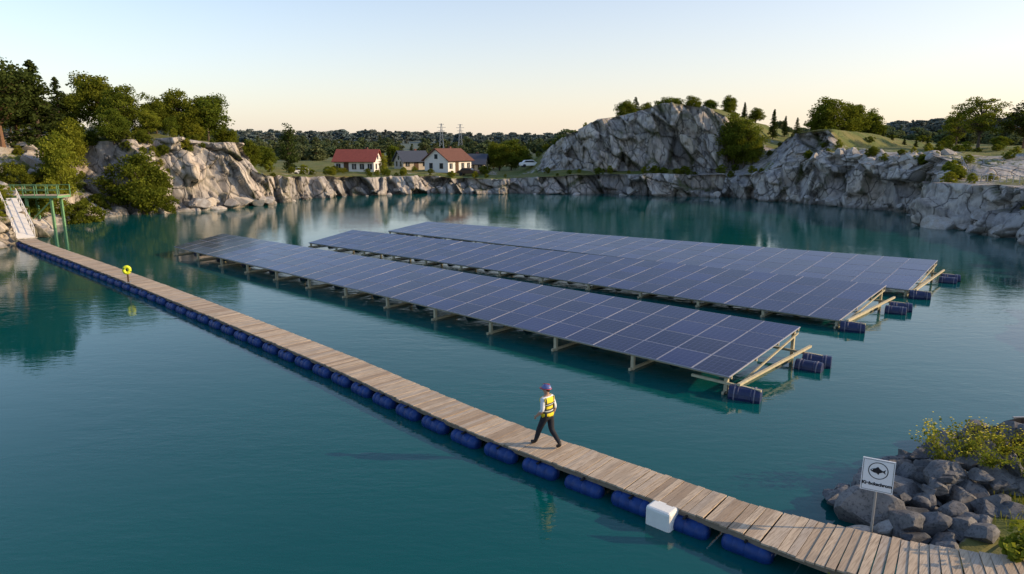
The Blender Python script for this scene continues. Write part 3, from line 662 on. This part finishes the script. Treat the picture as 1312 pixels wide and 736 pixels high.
to=bpy.data.objects.new('sign_text',tx); COL.objects.link(to); to.parent=root; to.location=(0,-.037,1.53); to.rotation_euler=(math.pi/2,0,0); tx.materials.append(M['signk'])
tx.extrude=.001

root=empty('moored_work_boat',(16.25,18.35,.0),math.radians(4)); mb=MB()
hull=[]
for t in np.linspace(0,1,9):
    xx=-2.3+5.*t; w=.95*(1-(max(0,.35-t)/.35)**2*.75); hull.append((xx,w,.62+.14*(1-t)**2))
vs=[];fs=[]
for xx,w,zt in hull: vs+=[(xx,-w,zt),(xx,-w*.8,-.15),(xx,w*.8,-.15),(xx,w,zt),(xx,w-.08,zt),(xx,w*.75,.18),(xx,-w*.75,.18),(xx,-w+.08,zt)]
for i in range(8):
    for k in range(8): fs.append((i*8+k,i*8+(k+1)%8,(i+1)*8+(k+1)%8,(i+1)*8+k))
fs+= [tuple(range(8)),tuple(64+k for k in range(8))[::-1]]
mb.add(vs,fs,M['tar'])
for t in(-.6,.5,1.5): mb.box((t,0,.50),(.25,1.5,.04),M['tar'])
for s in(-1,1): mb.bar((-1.2,s*.93,.70),(2.6,s*.96,.66),.06,.05,M['steel'])
mb.obj('hull',root)

root=empty('gangway'); mb=MB()
a=Vector((-43.4,60.6,.5)); b=Vector((-49.3,67.2,3.5)); d=(b-a).normalized(); sd=Vector((d.y,-d.x,0)).normalized()
mb.bar(a,b,1.3,.10,M['wall'])
for o in(-.68,.68):
    mb.bar(a+sd*o+Vector((0,0,.95)),b+sd*o+Vector((0,0,.95)),.06,.06,M['wall']); mb.bar(a+sd*o+Vector((0,0,.5)),b+sd*o+Vector((0,0,.5)),.04,.04,M['wall'])
    for t in np.linspace(0.02,.98,8): p=a.lerp(b,t)+sd*o; mb.bar(p,p+Vector((0,0,.95)),.05,.05,M['wall'])
mb.obj('ramp_and_handrails',root)
root=empty('landing_platform'); mb=MB()
x0,x1,y0,zz=-56,-47.6,73.0,3.3
mb.box(((x0+x1)/2,y0,zz),(x1-x0,2.2,.22),M['green']); mb.box(((x0+x1)/2,y0,zz+.13),(x1-x0-.1,2.1,.04),M['plank'])
for yy_ in(y0-1.05,y0+1.05):
    for h in(.55,1.05): mb.bar((x0,yy_,zz+.12+h),(x1,yy_,zz+.12+h),.06,.06,M['green'])
    for xx in np.linspace(x0,x1,8): mb.box((xx,yy_,zz+.65),(.07,.07,1.08),M['green'])
for xx in(x1-.9,x1-3.5):
    for yy_ in(y0-.8,y0+.8): mb.box((xx,yy_,1.3),(.22,.22,3.8),M['green'])
mb.bar((x1-.9,y0-.8,2.9),(x1-3.5,y0-.8,.6),.1,.1,M['green'])
mb.obj('deck_and_railing',root)

# ---------------------------------------------------------------- houses
def house(name,x,y,w,dp,hw,hr,rz,wallm,roofm,storeys=1,wins=4,z=None):
    root=empty(name,(x,y,(gz(x,y) if z is None else z)-.1),rz); mb=MB(); mb.box((0,0,hw/2),(w,dp,hw),wallm)
    for s in(-1,1): mb.add([(s*w/2,-dp/2,hw),(s*w/2,dp/2,hw),(s*w/2,0,hw+hr)],[(0,1,2)],wallm)
    mb.obj('walls',root); mb=MB(); ov=.45
    for s in(-1,1):
        n=Vector((0,s*hr,dp/2)).normalized(); e0=Vector((0,s*(dp/2+ov),hw-ov*hr/(dp/2))); e1=Vector((0,0,hw+hr)); mid=(e0+e1)/2+n*.08
        mb.box(mid,(w+2*ov,(e1-e0).length+.06,.14),roofm,(1,0,0),(e1-e0),n)
    mb.obj('roof',root); mb=MB()
    mb.box((w*.2,dp*.12,hw+hr*.95),(.5,.5,1.2),M['roofb']); mb.obj('chimney',root)
    mb=MB()
    for st in range(storeys):
        zc=1.3+st*2.5
        for i in range(wins):
            xx=-w/2+w*(i+.5)/wins
            for s in(-1,1):
                if st==0 and i==1 and s==-1: mb.box((xx,s*(dp/2+.02),1.05),(1.,.08,2.1),M['woodd']); continue
                mb.box((xx,s*(dp/2+.015),zc),(.9,.06,1.1),M['woodd']); mb.box((xx,s*(dp/2+.03),zc),(.76,.06,.96),M['glass']); mb.box((xx,s*(dp/2+.045),zc),(.05,.05,.94),M['signw'])
        for s in(-1,1):
            for q in(-.22,.22): mb.box((s*(w/2+.015),q*dp,zc),(.06,.9,1.1),M['woodd']); mb.box((s*(w/2+.03),q*dp,zc),(.06,.76,.96),M['glass'])
    for s in(-1,1): mb.box((s*(w/2+.02),0,hw+hr*.3),(.06,.8,.9),M['glass'])
    mb.obj('windows_and_door',root)
house('white_house',pxX(459,143),143,8.2,5.6,2.5,2.1,math.radians(-6),M['wall'],M['roofr'],1,5)
house('gabled_house',pxX(574,142),142,7.4,6.2,2.5,2.1,math.radians(55),M['wall'],M['roofb'],1,4)
house('annex_house',pxX(603,148),148,6.6,5,2.1,1.8,math.radians(-8),M['wallc'],M['roofd'],1,4)
house('dark_roof_house',pxX(527,154),154,6,5.6,2.0,2.0,math.radians(30),M['wallc'],M['roofd'],1,3)

def car(x,y,rz,mat):
    root=empty('parked_car',(x,y,gz(x,y)+.02),rz); mb=MB()
    pr=[(-2.1,.35),(-2.1,.8),(-1.9,.95),(-1.5,1.0),(-1.1,1.42),(.5,1.45),(1.1,1.0),(1.95,.85),(2.12,.6),(2.12,.35)]
    vs=[(a,-.85,b) for a,b in pr]+[(a,.85,b) for a,b in pr]; n=len(pr)
    mb.add(vs,[tuple(range(n))[::-1],tuple(range(n,2*n))]+[(k,(k+1)%n,(k+1)%n+n,k+n) for k in range(n)],mat); mb.obj('body',root,bevel=.06)
    mb=MB()
    for s in(-1,1): mb.add([(-1.35,s*.86,1.02),(.95,s*.86,1.02),(.45,s*.86,1.36),(-1.05,s*.86,1.36)],[(0,1,2,3)],M['glass'])
    mb.add([(1.08,-.7,1.03),(1.08,.7,1.03),(.58,.7,1.42),(.58,-.7,1.42)],[(0,1,2,3)],M['glass']); mb.obj('windows',root)
    mb=MB()
    for a in(-1.3,1.3):
        for s in(-1,1): mb.tube([(a,s*.7,.33),(a,s*.9,.33)],[.33,.33],M['black'],16)
    mb.obj('wheels',root)
car(pxX(679,139),139,.2,M['carw']); car(pxX(387,128),128,.4,M['carw']); car(pxX(600,136),136,-.3,M['woodd'])

for pxx,yy_,ztop in((566,420,21),(590,450,21.5)):
    x=pxX(pxx,yy_); z0_=gz(x,yy_); root=empty('electricity_pylon',(x,yy_,z0_)); H_=ztop-z0_; mb=MB()
    for s in((-1,-1),(1,-1),(1,1),(-1,1)): mb.bar((s[0]*1.4,s[1]*1.4,0),(s[0]*.2,s[1]*.2,H_),.22,.22,M['steel'])
    for k in range(6):
        t0,t1_=k/6,(k+1)/6; a,b=1.4-1.2*t0,1.4-1.2*t1_
        mb.bar((-a,-a,H_*t0),(b,-b,H_*t1_),.12,.12,M['steel']); mb.bar((a,-a,H_*t0),(-b,-b,H_*t1_),.12,.12,M['steel'])
    for t,q in((.74,2.),(.86,2.6),(.97,1.6)): mb.bar((-q,0,H_*t),(q,0,H_*t),.22,.22,M['steel'])
    mb.obj('lattice',root)
mb=MB(); prev=None
for aa in np.radians(np.linspace(10,24,20)):
    k=np.searchsorted(A,aa); rr=R[k]+5.5; x,y=CX+rr*math.cos(aa),CY+rr*math.sin(aa); z=gz(x,y)
    mb.box((x,y,z+.4),(.07,.07,.9),M['steel']); c=Vector((x,y,z+.75))
    if prev: mb.bar(prev,c,.05,.05,M['steel'])
    prev=c
mb.obj('metal_fence')

# ---------------------------------------------------------------- worker
def skin_mesh(verts,edges,radii,roots,sub=2):
    me=bpy.data.meshes.new('tmp'); me.from_pydata(verts,edges,[]); ob=bpy.data.objects.new('tmp',me); COL.objects.link(ob)
    bpy.context.view_layer.objects.active=ob
    sk=ob.modifiers.new('s','SKIN'); sk.use_smooth_shade=True
    if not me.skin_vertices:
        bm=bmesh.new(); bm.from_mesh(me); bm.verts.layers.skin.verify(); bm.to_mesh(me); bm.free()
    for i,r in enumerate(radii):
        r=(r,r) if isinstance(r,(int,float)) else r; me.skin_vertices[0].data[i].radius=r; me.skin_vertices[0].data[i].use_root=(i in roots)
    su=ob.modifiers.new('u','SUBSURF'); su.levels=sub; su.render_levels=sub
    dg=bpy.context.evaluated_depsgraph_get(); r=bpy.data.meshes.new_from_object(ob.evaluated_get(dg)); bpy.data.objects.remove(ob); return r
v=[(0,0,.95),(0,.02,1.10),(0,.03,1.27),(0,.02,1.41),(0,.03,1.50),(0,.045,1.58),(0,.05,1.66),(0,.045,1.73),
 (-.10,.0,.90),(-.105,.20,.50),(-.11,.33,.12),(-.115,.39,.055),(-.12,.50,.045),
 (.10,-.01,.90),(.105,-.06,.49),(.11,-.36,.17),(.115,-.36,.10),(.115,-.24,.04),
 (-.175,.02,1.42),(-.245,-.03,1.14),(-.25,.15,.95),(-.25,.19,.92),
 (.175,.02,1.42),(.245,-.06,1.14),(.25,.02,.90),(.25,.035,.86)]
ed=[(0,1),(1,2),(2,3),(3,4),(4,5),(5,6),(6,7),(0,8),(8,9),(9,10),(10,11),(11,12),(0,13),(13,14),(14,15),(15,16),(16,17),(3,18),(18,19),(19,20),(20,21),(3,22),(22,23),(23,24),(24,25)]
ra=[(.17,.13),(.165,.12),(.185,.135),(.15,.11),.06,(.075,.085),(.085,.10),(.07,.085),.115,.085,.060,.060,.048,.115,.085,.060,.058,.048,.08,.060,.042,.033,.08,.060,.042,.033]
bm_=skin_mesh(v,ed,ra,[0])
root=empty('worker')
for m in('trouser','boot','shirt','skin'): bm_.materials.append(M[m])
for p in bm_.polygons:
    c=p.center
    if c.z<.145 or (c.z<.2 and c.y<-.3): k=1
    elif c.z<1.0 and not(abs(c.x)>.2): k=0
    elif abs(c.x)>.19 and c.z<1.10: k=3
    elif c.z>1.49: k=3
    else: k=2
    p.material_index=k; p.use_smooth=True
body=bpy.data.objects.new('body',bm_); COL.objects.link(body); body.parent=root
bm=bmesh.new(); bm.from_mesh(bm_); dele=[f for f in bm.faces if not(.93<f.calc_center_median().z<1.47 and abs(f.calc_center_median().x)<.19)]
bmesh.ops.delete(bm,geom=dele,context='FACES'); bm.normal_update()
for q in bm.verts: q.co+=q.normal*.018
me=bpy.data.meshes.new('vest'); bm.to_mesh(me); bm.free(); me.materials.clear(); me.materials.append(M['vest'])
for p in me.polygons: p.material_index=0
ve=bpy.data.objects.new('vest',me); COL.objects.link(ve); ve.parent=root; so=ve.modifiers.new('t','SOLIDIFY'); so.thickness=.012
V_=[];E_=[];R_=[];ro=[]
for w,e_ in(((-.25,.19,.92),(0,.55,-.84)),((.25,.035,.86),(0,.25,-.97))):
    w=Vector(w);dr_=Vector(e_).normalized(); fw=Vector((0,dr_.z*-1,dr_.y)); sx1=1 if w.x<0 else -1
    o=len(V_); ro.append(o); V_+=[tuple(w-dr_*.02),tuple(w+dr_*.045),tuple(w+dr_*.085)]; E_+=[(o,o+1),(o+1,o+2)]; R_+=[(.024,.024),(.022,.036),(.018,.038)]
    for i,(off,ln) in enumerate(((.028,.068),(.010,.078),(-.010,.072),(-.028,.056))):
        o=len(V_); ro.append(o); b0=w+dr_*.075+fw*off; inw=Vector((sx1,0,0))
        V_+=[tuple(b0),tuple(b0+dr_*ln*.45+inw*.006),tuple(b0+dr_*ln*.78+inw*.022),tuple(b0+dr_*ln*.95+inw*.042)]; E_+=[(o,o+1),(o+1,o+2),(o+2,o+3)]; R_+=[.0095,.009,.0085,.007]
    o=len(V_); ro.append(o); b0=w+dr_*.02+fw*.02; V_+=[tuple(b0),tuple(b0+fw*.03+dr_*.025),tuple(b0+fw*.04+dr_*.06+Vector((sx1*.01,0,0)))]; E_+=[(o,o+1),(o+1,o+2)]; R_+=[.012,.011,.009]
hm=skin_mesh(V_,E_,R_,ro,1); hm.materials.append(M['skin']); ho=bpy.data.objects.new('hands',hm); COL.objects.link(ho); ho.parent=root
hd=empty('head_details',(0,.05,1.66),math.radians(25)); hd.parent=root
def ball(name,c,s,mat,parent,cut=None):
    bm=bmesh.new(); bmesh.ops.create_uvsphere(bm,u_segments=24,v_segments=14,radius=1)
    for q in bm.verts: q.co=Vector((q.co.x*s[0],q.co.y*s[1],q.co.z*s[2]))
    if cut is not None: bmesh.ops.delete(bm,geom=[f for f in bm.faces if f.calc_center_median().z<cut],context='FACES')
    me=bpy.data.meshes.new(name); bm.to_mesh(me); bm.free(); me.materials.append(mat)
    for p in me.polygons: p.use_smooth=True
    o=bpy.data.objects.new(name,me); COL.objects.link(o); o.location=c; o.parent=parent; return o
ball('skull',(0,0,0),(.078,.098,.118),M['skin'],hd); ball('hair',(0,-.018,.01),(.082,.092,.10),M['hair'],hd)
ball('nose',(0,.10,-.015),(.013,.02,.022),M['skin'],hd); ball('mouth',(0,.088,-.055),(.024,.01,.007),M['red'],hd)
for s in(-1,1): ball('ear',(s*.08,0,-.005),(.012,.022,.032),M['skin'],hd); ball('eye',(s*.03,.09,.012),(.012,.01,.009),M['hair'],hd)
ball('helmet_shell',(0,0,.045),(.115,.14,.115),M['helmet'],hd,cut=0)
mb=MB(); n=28; rim=[(math.cos(k/n*6.2832),math.sin(k/n*6.2832)) for k in range(n)]
vs=[(a*.113,b*.138,.05) for a,b in rim]+[(a*.128,b*.15+(.05*max(0,b)),.038) for a,b in rim]+[(a*.128,b*.15+(.05*max(0,b)),.032) for a,b in rim]
mb.add(vs,[(k,(k+1)%n,(k+1)%n+n,k+n) for k in range(n)]+[(k+n,(k+1)%n+n,(k+1)%n+2*n,k+2*n) for k in range(n)],M['red']); mb.box((0,0,.158),(.03,.2,.012),M['red']); mb.obj('helmet_brim',hd,smooth=True)
zmin=min(q.co.z for q in bm_.vertices)
root.location=(.98,17.72,DZ-zmin+.001); root.rotation_euler=(0,0,math.radians(46))

# ---------------------------------------------------------------- sky, sun, camera
AZ,EL=math.radians(94),math.radians(20)
sd_=Vector((math.sin(AZ)*math.cos(EL),math.cos(AZ)*math.cos(EL),math.sin(EL)))
w=bpy.data.worlds.new('World'); scene.world=w; w.use_nodes=True; nt=w.node_tree
bg=nt.nodes['Background']; sk=nt.nodes.new('ShaderNodeTexSky'); sk.sky_type='NISHITA'; sk.sun_disc=False; sk.sun_elevation=EL; sk.sun_rotation=AZ; sk.dust_density=.7; sk.air_density=1.; sk.ozone_density=1.5
ST=.15
tc=N(nt,'ShaderNodeTexCoord'); sx=N(nt,'ShaderNodeSeparateXYZ'); L(nt,tc.outputs['Generated'],sx.inputs[0])
zc=math_(nt,'MAXIMUM',sx.outputs[2],0.)
dt=N(nt,'ShaderNodeVectorMath',operation='DOT_PRODUCT'); L(nt,tc.outputs['Generated'],dt.inputs[0]); dt.inputs[1].default_value=(.90,.43,0)
sd01=math_(nt,'ADD',math_(nt,'MULTIPLY',dt.outputs['Value'],.5),.5,True)
hz=math_(nt,'EXPONENT',math_(nt,'MULTIPLY',zc,math_(nt,'SUBTRACT',math_(nt,'MULTIPLY',sd01,6.5),11.)))
hz=math_(nt,'MULTIPLY',hz,.9)
hcol=mixc(nt,sd01,(.66/ST,.62/ST,.61/ST),(1.02/ST,.84/ST,.66/ST))
skc=mixc(nt,1.0,sk.outputs[0],(1.62,1.58,1.62),'MULTIPLY')
L(nt,mixc(nt,hz,skc,hcol),bg.inputs[0]); bg.inputs[1].default_value=ST
sun=bpy.data.lights.new('sun','SUN'); sun.energy=5.; sun.angle=math.radians(.5); sun.color=(1,.75,.45); so=bpy.data.objects.new('sun',sun); COL.objects.link(so); so.rotation_euler=sd_.to_track_quat('Z','Y').to_euler()
cam=bpy.data.cameras.new('camera'); co=bpy.data.objects.new('camera',cam); COL.objects.link(co); co.location=(0,0,8.7); co.rotation_euler=(math.radians(90-11.8),0,0)
cam.lens=24.0; cam.sensor_width=36; cam.clip_end=8000; scene.camera=co
